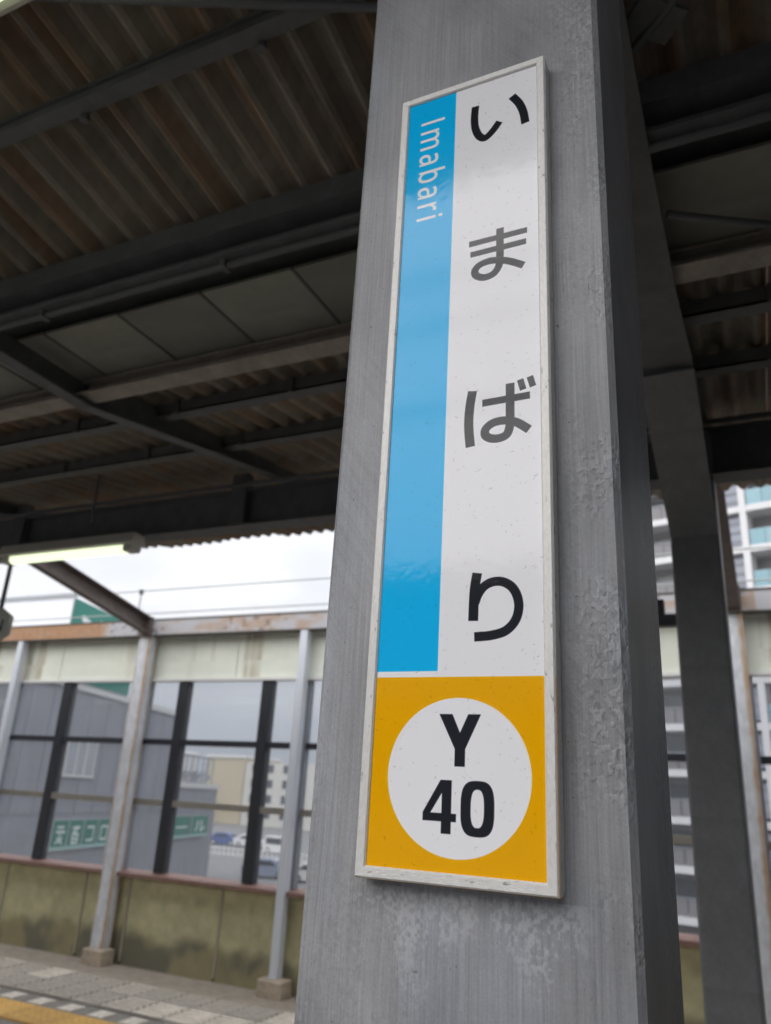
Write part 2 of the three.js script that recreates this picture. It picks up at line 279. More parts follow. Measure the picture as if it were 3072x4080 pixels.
  const art = new THREE.CanvasTexture(cv); art.colorSpace = THREE.SRGBColorSpace;
  const wave = heightMap(256, 1024, (u, v) => fbm(u * 40, v * 190, 401, 2) * 0.6 + fbm(u * 9, v * 40, 402, 2) * 0.8);
  const print = new THREE.MeshPhysicalMaterial({ map: art, roughness: 0.09, ior: 1.4, bumpMap: wave, bumpScale: 0.00006 });
  const face = new THREE.PlaneGeometry(SX1 - SX0, SY1 - SY0).translate((SX0 + SX1) / 2, (SY0 + SY1) / 2 + EYE, -SD - 0.0025);
  part('backing_board', bx(SX0 + 0.002, SX1 - 0.002, SY0 + 0.002, SY1 - 0.002, SD + 0.0035, 0.6185), std({ color: L(0.5, 0.5, 0.5), roughness: 0.6 }), sign);
  part('printed_panel', face, print, sign);
  // mitred frame bars
  const frameMat = std({ roughness: 0.42, metalness: 0.1, map: colourMap(256, 512, (u, v) => { const n = fbm(u * 40, v * 120, 411, 4), s = fbm(u * 90, v * 260, 412, 3), pit = sst(s, 0.66, 0.74), lg = sst(fbm(u * 16, v * 50, 413, 3), 0.73, 0.78) * sst(fbm(u * 80, v * 240, 414, 2), 0.4, 0.6); return mixc(mixc(tone([0.88, 0.875, 0.86], 0.93 + 0.1 * n), [0.93, 0.93, 0.92], pit * 0.6), [0.55, 0.545, 0.53], lg * 0.8); }, [4, 2]), bumpMap: heightMap(256, 512, (u, v) => sst(fbm(u * 90, v * 260, 412, 3), 0.62, 0.74) + 0.6 * sst(fbm(u * 16, v * 50, 413, 3), 0.66, 0.74), [4, 2]), bumpScale: 0.00012 });
  const prof = [[0.0004, 0.0195], [0.0004, 0.0012], [0.0016, 0], [0.0078, 0.0002], [0.0092, 0.0016], [0.0094, 0.0035]];
  const corners = [[SX0, SY0, 1, 1], [SX1, SY0, -1, 1], [SX1, SY1, -1, -1], [SX0, SY1, 1, -1]];
  for (let s = 0; s < 4; s++) {
    const a = corners[s], b = corners[(s + 1) % 4], pos = [], uv = [], pt = (q, [t, n]) => [q[0] + q[2] * t, q[1] + q[3] * t + EYE, -(SD + n)], len = Math.hypot(b[0] - a[0], b[1] - a[1]);
    for (let k = 0; k + 1 < prof.length; k++) { const A = pt(a, prof[k]), B = pt(b, prof[k]), C = pt(b, prof[k + 1]), D = pt(a, prof[k + 1]); pos.push(...A, ...C, ...B, ...A, ...D, ...C); const v0 = k * 0.004 + s * 0.13, v1 = v0 + 0.004; uv.push(v0 * 6, 0, v1 * 6, len, v0 * 6, len, v0 * 6, 0, v1 * 6, 0, v1 * 6, len); }
    const g = new THREE.BufferGeometry(); g.setAttribute('position', new THREE.Float32BufferAttribute(pos, 3)); g.setAttribute('uv', new THREE.Float32BufferAttribute(uv, 2)); g.computeVertexNormals();
    part('frame_bar', g, frameMat, sign);
  }
}

// ------------------------------------------------------------------ canopy: butterfly roof, valley gutter between the pillar rows
const FX = -0.182, FS = 1.85;                           // frames
const near0 = -0.52, valA = 1.304, valB = 1.732, eave = 4.4;
const rafNear = (d) => 1.22 + 0.178 * (valA - d), sheetNear = (d) => rafNear(d) + 0.15;
const rafFar = (d) => 1.215 + 0.178 * (d - valB), sheetFar = (d) => 1.141 + 0.1237 * d;
const canopy = thing('platform_canopy', 'dark corrugated platform roof on steel rafters with a flat gutter strip in its valley', 'canopy');
const RX0 = -12.2, RX1 = 15.5;
function sheet(width, waves, amp, d0, y0, d1, y1, t) { // underside at (d, y); waves across X
  const n = waves * 8, pos = [], uv = [], len = Math.hypot(d1 - d0, y1 - y0);
  const y = (i) => amp * Math.cos(i / n * waves * 2 * Math.PI) + (i / n) * 0.004, V = (i, k, up) => [i / n * width, (k ? y1 : y0) + y(i) + up + EYE, -(k ? d1 : d0)];
  const quad = (a, b, c, d, ua, ub, uc, ud) => { pos.push(...a, ...b, ...c, ...a, ...c, ...d); uv.push(...ua, ...ub, ...uc, ...ua, ...uc, ...ud); };
  for (let i = 0; i < n; i++) {
    const u0 = i / n * width, u1 = (i + 1) / n * width;
    quad(V(i, 0, 0), V(i, 1, 0), V(i + 1, 1, 0), V(i + 1, 0, 0), [u0, 0], [u0, len], [u1, len], [u1, 0]);
    quad(V(i, 0, t), V(i + 1, 0, t), V(i + 1, 1, t), V(i, 1, t), [u0, 0], [u1, 0], [u1, len], [u0, len]);
    for (const k of [0, 1]) { const q = [V(i, k, 0), V(i + 1, k, 0), V(i + 1, k, t), V(i, k, t)]; if (k) q.reverse(); quad(...q, [u0, 0], [u1, 0], [u1, 0.01], [u0, 0.01]); }
  }
  for (const i of [0, n]) quad(V(i, 0, 0), V(i, 1, 0), V(i, 1, t), V(i, 0, t), [0, 0], [0, len], [0.01, len], [0.01, 0]);
  const g = new THREE.BufferGeometry(); g.setAttribute('position', new THREE.Float32BufferAttribute(pos, 3)); g.setAttribute('uv', new THREE.Float32BufferAttribute(uv, 2));
  g.computeVertexNormals(); return g;
}
{
  const WN = 0.465, WF = 0.51, gN = sheet(WN + 0.012, 6, 0.024, near0, sheetNear(near0), valA + 0.05, sheetNear(valA + 0.05), 0.007), gF = sheet(WF + 0.012, 6, 0.018, valB - 0.02, sheetFar(valB - 0.02), eave, sheetFar(eave), 0.007);
  const base = -1.237;
  for (let k = -24; k < 36; k++) { const X = base + k * WN; if (X < RX0 || X > RX1) continue; const o = part('roof_sheet', gN, M.slate[Math.floor(hash(k, 1, 3) * 4)], canopy); o.position.set(X, (k & 1) * 0.013, 0); }
  for (let k = -22; k < 33; k++) { const X = -0.9 + k * WF; if (X < RX0 || X > RX1) continue; const o = part('roof_sheet', gF, M.slate[Math.floor(hash(k, 2, 3) * 4)], canopy); o.position.set(X, (k & 1) * 0.013, 0); }
  // purlins: cold-formed channels under the sheets
  const purlin = (d, y, h, mat, w = 0.045, dir = 1) => part('purlin', metric(merge([bx(RX0, RX1, y, y + h, d, d + 0.006), bx(RX0, RX1, y, y + 0.006, d, d + w * dir), bx(RX0, RX1, y + h - 0.006, y + h, d + 0.006, d + w * dir), bx(RX0, RX1, y + 0.006, y + 0.018, d + w * dir - 0.006 * dir, d + w * dir)])), mat, canopy);
  for (const d of [0.33, 0.892, -0.2]) purlin(d, sheetNear(d) - 0.062, 0.038, M.steel, 0.03, -1);
  for (const d of [2.07, 2.48]) purlin(d, sheetFar(d) - 0.062, 0.05, M.steel, 0.055);
  for (const d of [3.4, 3.95]) purlin(d, sheetFar(d) - 0.052, 0.034, M.steel, 0.045);
  // gutter beams and the flat trough
  part('gutter_beam', metric(merge([bx(RX0, RX1, 1.234, 1.31, valA - 0.008, valA), bx(RX0, RX1, 1.234, 1.242, valA - 0.05, valA - 0.008), bx(RX0, RX1, 1.288, 1.296, valA - 0.07, valA - 0.008), bx(RX0, RX1, 1.296, 1.345, valA - 0.07, valA - 0.06)])), M.steel, canopy);
  part('gutter_beam', metric(merge([bx(RX0, RX1, 1.240, 1.345, valB + 0.002, valB + 0.012), bx(RX0, RX1, 1.232, 1.240, valB - 0.045, valB + 0.03), bx(RX0, RX1, 1.285, 1.291, valB - 0.03, valB + 0.002), bx(RX0, RX1, 1.314, 1.32, valB - 0.05, valB + 0.002)])), M.gutterBeam, canopy);
  const panel = metric(bx(0, 0.292, 1.302, 1.311, 1.444, 1.722)), rib = metric(bx(-0.004, 0.004, 1.299, 1.308, 1.444, 1.722));
  for (let k = -36; k < 56; k++) { const X = -1.328 + k * 0.302; if (X < RX0 || X > RX1) continue; part('gutter_panel', panel, M.flatPanel[Math.abs(k * 3) % 2], canopy).position.x = X + 0.005; part('gutter_joint', rib, M.steel, canopy).position.x = X; }
  part('gutter_back', mb(RX0, RX1, 1.352, 1.36, valA + 0.01, valB - 0.01), M.steel, canopy);
  // rafters
  const rafter = (X, fw) => {
    const low = [[near0 + 0.06, rafNear(near0 + 0.06)], [valA, 1.22], [valB, 1.215], [3.01, 1.443], [4.05, 1.60]], gs = [];
    const s = new THREE.Shape(); low.forEach((p, i) => (i ? s.lineTo(p[0], p[1]) : s.moveTo(p[0], p[1])));
    s.lineTo(4.05, sheetFar(4.05) - 0.02); s.lineTo(valB + 0.02, sheetFar(valB) - 0.02); s.lineTo(valB, 1.29); s.lineTo(valA, 1.29); s.lineTo(valA - 0.08, sheetNear(valA) - 0.02); s.lineTo(near0 + 0.06, sheetNear(near0 + 0.06) - 0.02);
    gs.push(new THREE.ExtrudeGeometry(s, { depth: 0.012, bevelEnabled: false }).rotateY(Math.PI / 2).translate(X - 0.006, EYE, 0));
    for (let i = 0; i + 1 < low.length; i++) gs.push(bar(P(X, low[i][1] - 0.004, low[i][0]), P(X, low[i + 1][1] - 0.004, low[i + 1][0]), fw, 0.009));
    part('rafter', metric(merge(gs.map((g) => { const h = g.index ? g.toNonIndexed() : g; return h; }))), M.steel, canopy);
  };
  for (let k = -6; k <= 8; k++) rafter(FX + k * FS, k ? 0.055 : 0.16);
  // long girder over the far pillar row
  part('girder', metric(merge([bx(RX0, RX1, 1.228, 1.405, 3.03, 3.042), bx(RX0, RX1, 1.218, 1.228, 2.985, 3.09), bx(RX0, RX1, 1.405, 1.414, 2.985, 3.09)])), M.steel, canopy);
  for (const X of [-0.55, -2.28, -3.82, -5.7, -7.5, 1.4]) part('stiffener', mb(X - 0.045, X + 0.045, 1.229, 1.49, 2.975, 3.025), M.steel, canopy);
  for (const X of [FX - 2 * FS * 0.5 + 0.4]) part('hanger_rod', cyl(P(-2.86, 1.17, 2.62), P(-2.86, 1.41, 2.62), 0.006), M.steel, canopy);
  // clips where the sheets are hooked to the purlins, a conduit with saddles and a junction box
  const clip = metric(merge([new THREE.BoxGeometry(0.014, 0.05, 0.012), new THREE.CylinderGeometry(0.011, 0.011, 0.012, 6).translate(0, -0.028, 0)]));
  for (let k = -8; k < 14; k++) for (const d of [0.33, 0.892]) part('sheet_clip', clip, M.steel, canopy).position.set(-1.237 + k * 0.465, sheetNear(d) - 0.045 + EYE, -(d + 0.008));
  for (let k = -12; k < 10; k++) for (const d of [2.07, 2.48]) part('sheet_clip', clip, M.steel, canopy).position.set(-0.9 + k * 0.51, sheetFar(d) - 0.04 + EYE, -(d - 0.008));
  part('conduit', cyl(P(RX0, 1.222, valA - 0.02), P(RX1, 1.222, valA - 0.02), 0.0085, 10), M.steel, canopy);
  for (let k = -14; k < 12; k++) part('conduit_saddle', mb(-0.5 + k * 0.62, -0.485 + k * 0.62, 1.211, 1.233, valA - 0.036, valA - 0.004), M.steel, canopy);
  part('conduit', cyl(P(RX0, 1.425, 2.965), P(RX1, 1.425, 2.965), 0.011, 10), M.steel, canopy);
  // wind braces under the near slope
  const rod = (X0, d0, X1, d1) => part('brace_rod', cyl(P(X0, sheetNear(d0) - 0.1, d0), P(X1, sheetNear(d1) - 0.1, d1), 0.009), M.steel, canopy);
  rod(FX + 0.08, 1.12, FX + 1.8, -0.3); rod(FX - 0.02, 1.02, FX - 1.2, 0.55); rod(FX + 0.09, 1.5, FX + 1.8, 2.3);
  part('gusset_plate', metric(new THREE.BoxGeometry(0.09, 0.008, 0.07).rotateY(0.7).translate(FX + 0.12, sheetNear(1.08) - 0.1 + EYE, -1.08)), M.steel, canopy);
  part('gusset_plate', metric(new THREE.BoxGeometry(0.13, 0.008, 0.10).rotateY(-0.7).translate(FX - 0.10, sheetNear(0.74) - 0.1 + EYE, -0.74)), M.steel, canopy);
}
// ------------------------------------------------------------------ far pillar with haunch
{
  const p = thing('steel_pillar', 'dark shadowed steel pillar with haunched top standing in front of the glazed wall', 'pillar', 'canopy pillars');
  part('shaft', metric(new RoundedBoxGeometry(0.172, 2.92, 0.17, 2, 0.012).translate(FX, -1.5 + 1.46 + EYE, -3.085)), M.pillarGrey, p);
  const s = new THREE.Shape(); s.moveTo(3.0, 0.99); s.lineTo(2.30, 1.285); s.lineTo(2.30, 1.31); s.lineTo(3.0, 1.43); s.closePath();
  part('haunch', metric(merge([new THREE.ExtrudeGeometry(s, { depth: 0.012, bevelEnabled: false }).rotateY(Math.PI / 2).translate(FX - 0.006, EYE, 0), bar(P(FX, 0.985, 3.0), P(FX, 1.285, 2.28), 0.165, 0.01)])), M.pillarGrey, p);
  part('bracket', metric(merge([bx(FX - 0.16, FX - 0.086, 0.66, 0.70, 3.05, 3.09), bx(FX - 0.16, FX - 0.13, 0.70, 0.76, 3.05, 3.09)])), M.mullion, p);
  part('base_plate', mb(FX - 0.14, FX + 0.14, -1.5, -1.48, 2.95, 3.22), M.pillarGrey, p);
}
// ------------------------------------------------------------------ fluorescent lamps under the girder and under the near slope
function lamp(label, X0, X1, y, d) {
  const t = thing('fluorescent_lamp', label, 'lamp', 'fluorescent lamps under the platform roof');
  const s = new THREE.Shape(); s.moveTo(-0.055, 0); s.lineTo(-0.035, 0.05); s.lineTo(0.035, 0.05); s.lineTo(0.055, 0); s.lineTo(0.048, -0.004); s.lineTo(-0.048, -0.004); s.closePath();
  const w = X1 - X0;
  part('housing', metric(new THREE.ExtrudeGeometry(s, { depth: w, bevelEnabled: true, bevelSize: 0.004, bevelThickness: 0.004, bevelSegments: 1 }).rotateY(Math.PI / 2).translate(X0, y + EYE, -d)), M.lampBody, t);
  part('tube', cyl(P(X0 + 0.07, y - 0.02, d - 0.0), P(X1 - 0.07, y - 0.02, d - 0.0), 0.027, 12), M.lampGlow, t);
  for (const X of [X0 + 0.035, X1 - 0.035]) part('end_cap', metric(new RoundedBoxGeometry(0.07, 0.05, 0.075, 2, 0.012).translate(X, y - 0.018 + EYE, -d)), M.lampBody, t);
  const l = new THREE.RectAreaLight(0xeaffc8, 0.7, w - 0.14, 0.04); l.position.copy(P((X0 + X1) / 2, y - 0.052, d)); l.rotation.x = -Math.PI / 2; l.castShadow = true; l.name = 'tube_light'; t.add(l);
  return t;
}
lamp('lit fluorescent lamp fixed under the long girder above the rusty strut', -3.85, -2.875, 1.168, 2.965);
lamp('lit fluorescent lamp hanging under the near corrugated roof slope', -2.2, -0.7, 1.36, 0.585);
for (const [X, n] of [[-6.4, 'first'], [-8.9, 'second'], [-11.4, 'third']]) lamp('lit fluorescent lamp under the girder, ' + n + ' beyond the round number sign', X - 0.49, X + 0.49, 1.168, 2.965);

// ------------------------------------------------------------------ round number sign hanging from the girder
{
  const t = thing('platform_number_sign', 'round pale platform number sign 2 hanging on a dark pole from the roof girder', 'sign');
  part('pole', cyl(P(-3.81, 0.85, 2.98), P(-3.81, 1.22, 2.98), 0.012), M.steel, t);
  const cv = document.createElement('canvas'); cv.width = cv.height = 256; const c = cv.getContext('2d'); c.fillStyle = '#b9bab2'; c.fillRect(0, 0, 256, 256); c.fillStyle = '#3c3d40'; c.font = 'bold 190px sans-serif'; c.textAlign = 'center'; c.textBaseline = 'middle'; c.fillText('2', 122, 134);
  const tx = new THREE.CanvasTexture(cv); tx.colorSpace = THREE.SRGBColorSpace;
  const disc = new THREE.CylinderGeometry(0.098, 0.098, 0.03, 6).rotateX(Math.PI / 2); part('board', disc.rotateZ(0.0).translate(-3.795, 0.775 + EYE, -2.98), std({ color: L(0.45, 0.45, 0.42), roughness: 0.5 }), t);
  part('number_face', new THREE.CircleGeometry(0.094, 6).rotateZ(Math.PI / 2).translate(-3.795, 0.775 + EYE, -2.962), std({ map: tx, roughness: 0.5 }), t);
}

// ------------------------------------------------------------------ glazed windscreen wall along the platform edge
const wall = thing('windscreen_wall', 'long glazed platform wall with olive base, dark mullions, cream top panels and rusty cap', 'wall');
{
  const X0 = -12.1, X1 = 6.5, G = 6.15;
  // base panels between recessed seams
  const joints = [-12.1, -10.98, -9.97, -8.9, -7.9, -6.89, -5.865, -5.336, -4.328, -3.32, -2.8, -1.79, -0.78, 0.23, 0.76, 1.77, 2.78, 3.8, 4.8, 5.8, 6.5];
  for (let i = 0; i + 1 < joints.length; i++) part('base_panel', mb(joints[i] + 0.012, joints[i + 1] - 0.012, -1.494, -0.80, 6.13, 6.26), M.olive, wall);
  for (const X of joints) part('joint_strip', mb(X - 0.0115, X + 0.0115, -1.47, -0.81, 6.122, 6.2), M.seam, wall);
  part('sill', metric(new THREE.BoxGeometry(X1 - X0, 0.03, 0.20).rotateX(0.10).translate((X0 + X1) / 2, -0.762 + EYE, -6.125)), M.sill, wall);
  // mullions and rails
  const main = [-5.505 - 5.34, -5.505, -0.165, -0.165 + 5.34], all = []; for (let k = -4; k < 5; k++) all.push(-3.69 + k * 1.78);
  const dark = []; for (let k = -5; k < 9; k++) { const a = -5.05 + k * 1.505; dark.push(a); }
  const darkX = [-11.1, -10.1, -8.5, -7.5 - 0.35, -6.56, -5.05, -4.098, -2.9, -2.1, -1.2, 0.62, 1.35, 2.4, 3.2, 4.2, 5.2];
  for (const X of darkX) part('mullion', mb(X - 0.052, X + 0.052, -0.74, 0.95, G - 0.03, G + 0.06), M.mullion, wall);
  const greys = [-12.05, -10.9, -9.1, -7.33, -5.515, -3.694, -1.92, -0.12, 1.65, 3.43, 5.2 - 0.4, 6.45];
  for (const X of greys) part('frame_mullion', mb(X - 0.05, X + 0.05, -0.74, 0.95, G - 0.02, G + 0.05), M.greyFrame, wall);
  const vs = [...darkX.map((x) => [x, 0.052]), ...greys.map((x) => [x, 0.05])].sort((a, b) => a[0] - b[0]);
  for (let i = 0; i + 1 < vs.length; i++) {
    const a = vs[i][0] + vs[i][1] + 0.001, b = vs[i + 1][0] - vs[i + 1][1] - 0.001; if (b - a < 0.05) continue;
    part('rail', mb(a, b, 0.356, 0.408, G - 0.022, G + 0.03), M.mullion, wall);
    part('rail', mb(a, b, -0.185, -0.13, G - 0.025, G + 0.03), M.railLight, wall);
    for (const [y0, y1] of [[-0.735, -0.187], [-0.128, 0.354], [0.410, 0.945]]) part('pane', bx(a, b, y0, y1, G + 0.004, G + 0.004).scale(1, 1, 1), M.glass, wall);
  }
  // upper cream panels and ledge
  const up = [X0, -10.6, -9.2, -8.3, -7.33, -6.72, -5.52, -4.47, -3.70, -2.6, -1.9, -0.9, -0.14, 0.9, 1.7, 2.6, 3.5, 4.4, 5.3, X1];
  for (let i = 0; i + 1 < up.length; i++) part('top_panel', mb(up[i] + 0.005, up[i + 1] - 0.005, 0.975, 1.40, G - 0.012, G + 0.03), M.cream, wall);
  part('ledge', mb(X0, X1, 0.948, 0.974, G - 0.05, G + 0.04), M.panelEdge, wall);
  part('cap', metric(bx(X0, X1, 1.386, 1.528, 6.0, 6.02)), M.cap, wall);
  part('cap_edge', metric(merge([bx(X0, X1, 1.528, 1.544, 5.995, 6.24), bx(X0, X1, 1.376, 1.386, 5.995, 6.10)])), M.capEdge, wall);
  // posts standing in front on concrete footings
  const postG = (w, dd, y1) => { const g = new THREE.BoxGeometry(w, y1 + 1.37, dd), uv = g.attributes.uv; return g; };
  const foot = metric(new RoundedBoxGeometry(0.23, 0.13, 0.17, 2, 0.015));
  for (const X of all) {
    const big = main.some((m) => Math.abs(m - X) < 0.25), Xc = big ? main.find((m) => Math.abs(m - X) < 0.25) : X + 0.008;
    const w = big ? 0.15 : 0.073, y1 = 1.385, o = part('post', postG(w, big ? 0.10 : 0.08, y1), big ? M.post : M.postPale, wall); o.position.set(Xc, (y1 - 1.37) / 2 + EYE, -6.03 - (big ? 0.02 : 0.01));
    const f = part('footing', foot, M.block, wall); f.position.set(Xc + (big ? 0.02 : 0.01), -1.436 + EYE, -6.02);
    if (big) {
      part('post_head', mb(Xc - 0.075, Xc + 0.075, 1.372, 1.56, 5.96, 5.995), M.strut, wall);
      // sloping strut: channel from the post head up to the canopy edge
      const a = P(Xc - 0.02, 1.47, 6.0), b = P(Xc - 0.02, 1.80, 4.33);
      part('strut', metric(merge([bar(a, b, 0.012, 0.16), bar(a.clone().add(new THREE.Vector3(0.04, 0.078, 0)), b.clone().add(new THREE.Vector3(0.04, 0.078, 0)), 0.09, 0.01), bar(a.clone().add(new THREE.Vector3(0.04, -0.078, 0)), b.clone().add(new THREE.Vector3(0.04, -0.078, 0)), 0.09, 0.01)])), M.strut, wall);
    }
  }
}
// guard wires on small masts above the cap
for (const [y, l] of [[1.835, 'upper thin guard wire strung above the rusty wall cap'], [1.597, 'lower thin guard wire strung just above the rusty wall cap']]) {
  const t = thing('guard_wire', l, 'wire', 'guard wires above the wall');
  part('strand', cyl(P(-12.1, y + 0.01, 6.0), P(6.5, y, 6.0), 0.0065, 6), std({ color: L(0.42, 0.46, 0.45), roughness: 0.6 }), t);
}
for (const [X, l] of [[-5.655, 'thin mast with small insulator on the wall cap beside the strut'], [-0.9, 'thin mast with small insulator on the wall cap behind the grey pillar']]) {
  const t = thing('wire_mast', l, 'mast', 'wire masts on the wall');
  part('rod', cyl(P(X, 1.544, 6.0), P(X, 1.83, 6.0), 0.006, 6), M.cable, t); part('insulator', merge([new THREE.CylinderGeometry(0.03, 0.02, 0.02, 10).translate(X, 1.842 + EYE, -6.0), new THREE.CylinderGeometry(0.012, 0.03, 0.02, 10).translate(X, 1.822 + EYE, -6.0)]), M.cable, t);
}

// ------------------------------------------------------------------ the town beyond the wall
const wallGrey = mottled([0.60, 0.605, 0.63], 0.08, 6, 9, 5, 150, { roughness: 0.9 });
const darkWin = std({ color: L(0.05, 0.06, 0.07), roughness: 0.15 });
// a thing in its own frame: x along the face, y up from the ground, z out of the face towards the viewer
function placed(name, label, category, group, X, d, angle) { const t = thing(name, label, category, group, new THREE.Vector3(X, -5.5, -d)); t.rotation.y = angle; return t; }
const lb = (x0, x1, y0, y1, z0, z1) => metric(new THREE.BoxGeometry(x1 - x0, y1 - y0, z1 - z0).translate((x0 + x1) / 2, (y0 + y1) / 2, (z0 + z1) / 2));
{
  // grey building whose long face runs away from the platform: x axis along (X -0.303, d 1)
  const ang = Math.atan2(1, -0.303), b = placed('grey_building', 'long grey shop building with green sign boards low on its side wall', 'building', null, -33.75, 32.1, ang);
  part('wall', lb(-20, 14, 0, 11.6, -14, 0), wallGrey, b); part('parapet', lb(-20, 14.05, 11.6, 11.9, -14, 0.12), M.panelEdge, b);
  part('annex_wall', lb(14.02, 24.4, 0, 6.9, -10, -0.02), wallGrey, b); part('annex_coping', lb(14.05, 24.5, 6.9, 7.25, -10, 0.1), M.panelEdge, b);
  for (let k = 0; k < 9; k++) part('railing_post', lb(14.5 + k * 1.15, 14.58 + k * 1.15, 7.25, 9.2, -0.4, -0.32), M.greyFrame, b); part('railing_bar', lb(14.5, 23.8, 9.1, 9.2, -0.4, -0.32), M.greyFrame, b);
  for (let k = 0; k < 13; k++) part('cladding_panel', lb(-12 + k * 2.0, -10.06 + k * 2.0, 5.3, 11.3, 0, 0.04), wallGrey, b);
  { const w = part('window', lb(0.1, 3.2, 7.3, 9.0, 0.05, 0.07), std({ color: L(0.42, 0.44, 0.47), roughness: 0.2 }), b); for (const x of [0.02, 1.1, 2.1, 3.14]) part('window_bar', lb(x, x + 0.12, 7.25, 9.05, 0.07, 0.13), M.panelEdge, w); part('window_sill', lb(0, 3.3, 7.12, 7.26, 0.05, 0.16), M.panelEdge, w); }
  // sign boards low on the face
  const board = (x0, x1, y0, y1, draw, label) => {
    const cv = document.createElement('canvas'); cv.width = 256; cv.height = 256; const c = cv.getContext('2d'); c.fillStyle = '#1f7a68'; c.fillRect(0, 0, 256, 256); c.fillStyle = '#9fc4bd'; c.fillRect(0, 226, 256, 30); c.strokeStyle = '#e6ece9'; c.lineWidth = 20; draw(c); const tx = new THREE.CanvasTexture(cv); tx.colorSpace = THREE.SRGBColorSpace;
    const t = placed('sign_board', label, 'sign', 'green sign boards on the grey building', -33.75, 32.1, ang); part('board', lb(x0, x1, y0, y1, 0.09, 0.15), std({ color: L(0.6, 0.63, 0.62), roughness: 0.6 }), t);
    part('board_face', new THREE.PlaneGeometry(x1 - x0 - 0.06, y1 - y0 - 0.06).translate((x0 + x1) / 2, (y0 + y1) / 2, 0.156), std({ map: tx, roughness: 0.5 }), t);
  };
  const st = (c, ...p) => { c.beginPath(); p.forEach((q, i) => (i ? c.lineTo(...q) : c.moveTo(...q))); c.stroke(); };
  const glyphs = [(c) => { st(c, [70, 60], [190, 60]); st(c, [60, 100], [200, 100], [190, 120]); st(c, [128, 100], [128, 150]); st(c, [70, 200], [180, 150]); st(c, [90, 150], [190, 205]); }, (c) => { st(c, [60, 70], [200, 70]); st(c, [128, 50], [128, 130]); st(c, [70, 120], [190, 60]); st(c, [80, 130], [180, 130], [180, 205], [80, 205], [80, 130]); st(c, [80, 168], [180, 168]); }, (c) => { st(c, [60, 70], [190, 70], [190, 190], [60, 190]); }, (c) => { st(c, [60, 70], [195, 70], [195, 190], [65, 190], [65, 70]); }, (c) => { st(c, [50, 130], [210, 130]); }, (c) => { st(c, [90, 60], [90, 130], [60, 195]); st(c, [150, 55], [150, 190], [210, 140]); }];
  const names = ['green board with white brush-like character at the near end of the row', 'green board with a boxed white character next to the brush-like one', 'green board with white open-sided square character', 'green board with white closed square character', 'green board with one white dash', 'green board with white two-legged character at the far end'];
  [0, 1.62, 3.24, 4.86, 15.7, 19.3].forEach((x, i) => board(x, x + (i < 4 ? 1.55 : 3.4), 3.5, 5.0, glyphs[i], names[i]));
}
{ // rooftop billboard box on the grey building: white front, green side
  const ang = Math.atan2(1, -0.303), t = thing('rooftop_billboard', 'rooftop billboard box with white front and green side with white lettering', 'billboard', null);
  const side = new THREE.Vector3(-0.303, 0, -1).normalize(), c0 = P(-33.2, 4.95, 30.3);
  const cv = document.createElement('canvas'); cv.width = 512; cv.height = 256; const c = cv.getContext('2d'); c.fillStyle = '#0f8573'; c.fillRect(0, 0, 512, 256); c.strokeStyle = '#f0f2f2'; c.lineWidth = 26; c.lineCap = 'round';
  c.lineWidth = 20; c.beginPath(); c.moveTo(75, 52); c.lineTo(150, 66); c.lineTo(235, 62); c.stroke(); c.beginPath(); c.moveTo(205, 44); c.lineTo(225, 72); c.stroke(); c.beginPath(); c.moveTo(65, 84); c.lineTo(300, 86); c.stroke(); c.beginPath(); c.moveTo(150, 70); c.quadraticCurveTo(130, 150, 60, 190); c.stroke(); c.beginPath(); c.moveTo(180, 120); c.lineTo(400, 118); c.stroke();
  const tx = new THREE.CanvasTexture(cv); tx.colorSpace = THREE.SRGBColorSpace;
  const s = new THREE.Shape(); s.moveTo(c0.x, -c0.z); s.lineTo(c0.x + side.x * 8, -(c0.z + side.z * 8)); s.lineTo(c0.x + side.x * 8 - 14, -(c0.z + side.z * 8)); s.lineTo(c0.x - 14, -c0.z); s.closePath();
  part('box', metric(new THREE.ExtrudeGeometry(s, { depth: 4.3, bevelEnabled: false }).rotateX(-Math.PI / 2).translate(0, c0.y, 0)), std({ color: L(0.70, 0.71, 0.75), roughness: 0.6 }), t);
  const face = part('green_face', new THREE.PlaneGeometry(7.9, 4.2), std({ map: tx, roughness: 0.5 }), t); face.position.copy(c0).addScaledVector(side, 4).add(new THREE.Vector3(0.05, 2.15, -0.015)); face.rotation.y = ang;
  part('edge_trim', lb(-14, 0.1, 4.3, 4.5, -0.05, 0.1).translate(c0.x, c0.y, c0.z), M.greyFrame, t);
}
{ // beige apartment block far behind the car park
  const b = placed('apartment_block', 'beige apartment block with small dark windows beyond the car park', 'building', null, -114, 150, -0.12);
  part('wall', lb(0, 11, 0, 13.4, -12, 0), std({ color: L(0.52, 0.45, 0.30), roughness: 0.9 }), b); part('white_wing', lb(11.05, 52, 0, 12.6, -12, -0.3), std({ color: L(0.62, 0.60, 0.55), roughness: 0.9 }), b);
  part('roof_edge', lb(-0.3, 11.3, 13.4, 14, -12, 0.4), M.panelEdge, b);
  for (let k = 0; k < 9; k++) for (let j = 0; j < 4; j++) part('window', lb(13 + k * 4.3, 14.6 + k * 4.3, 1.6 + j * 3, 3.2 + j * 3, -0.3, -0.2), darkWin, b);
  for (let k = 0; k < 5; k++) part('downpipe', lb(16.4 + k * 8.6, 16.7 + k * 8.6, 0, 12.5, -0.3, -0.05), M.greyFrame, b);
}
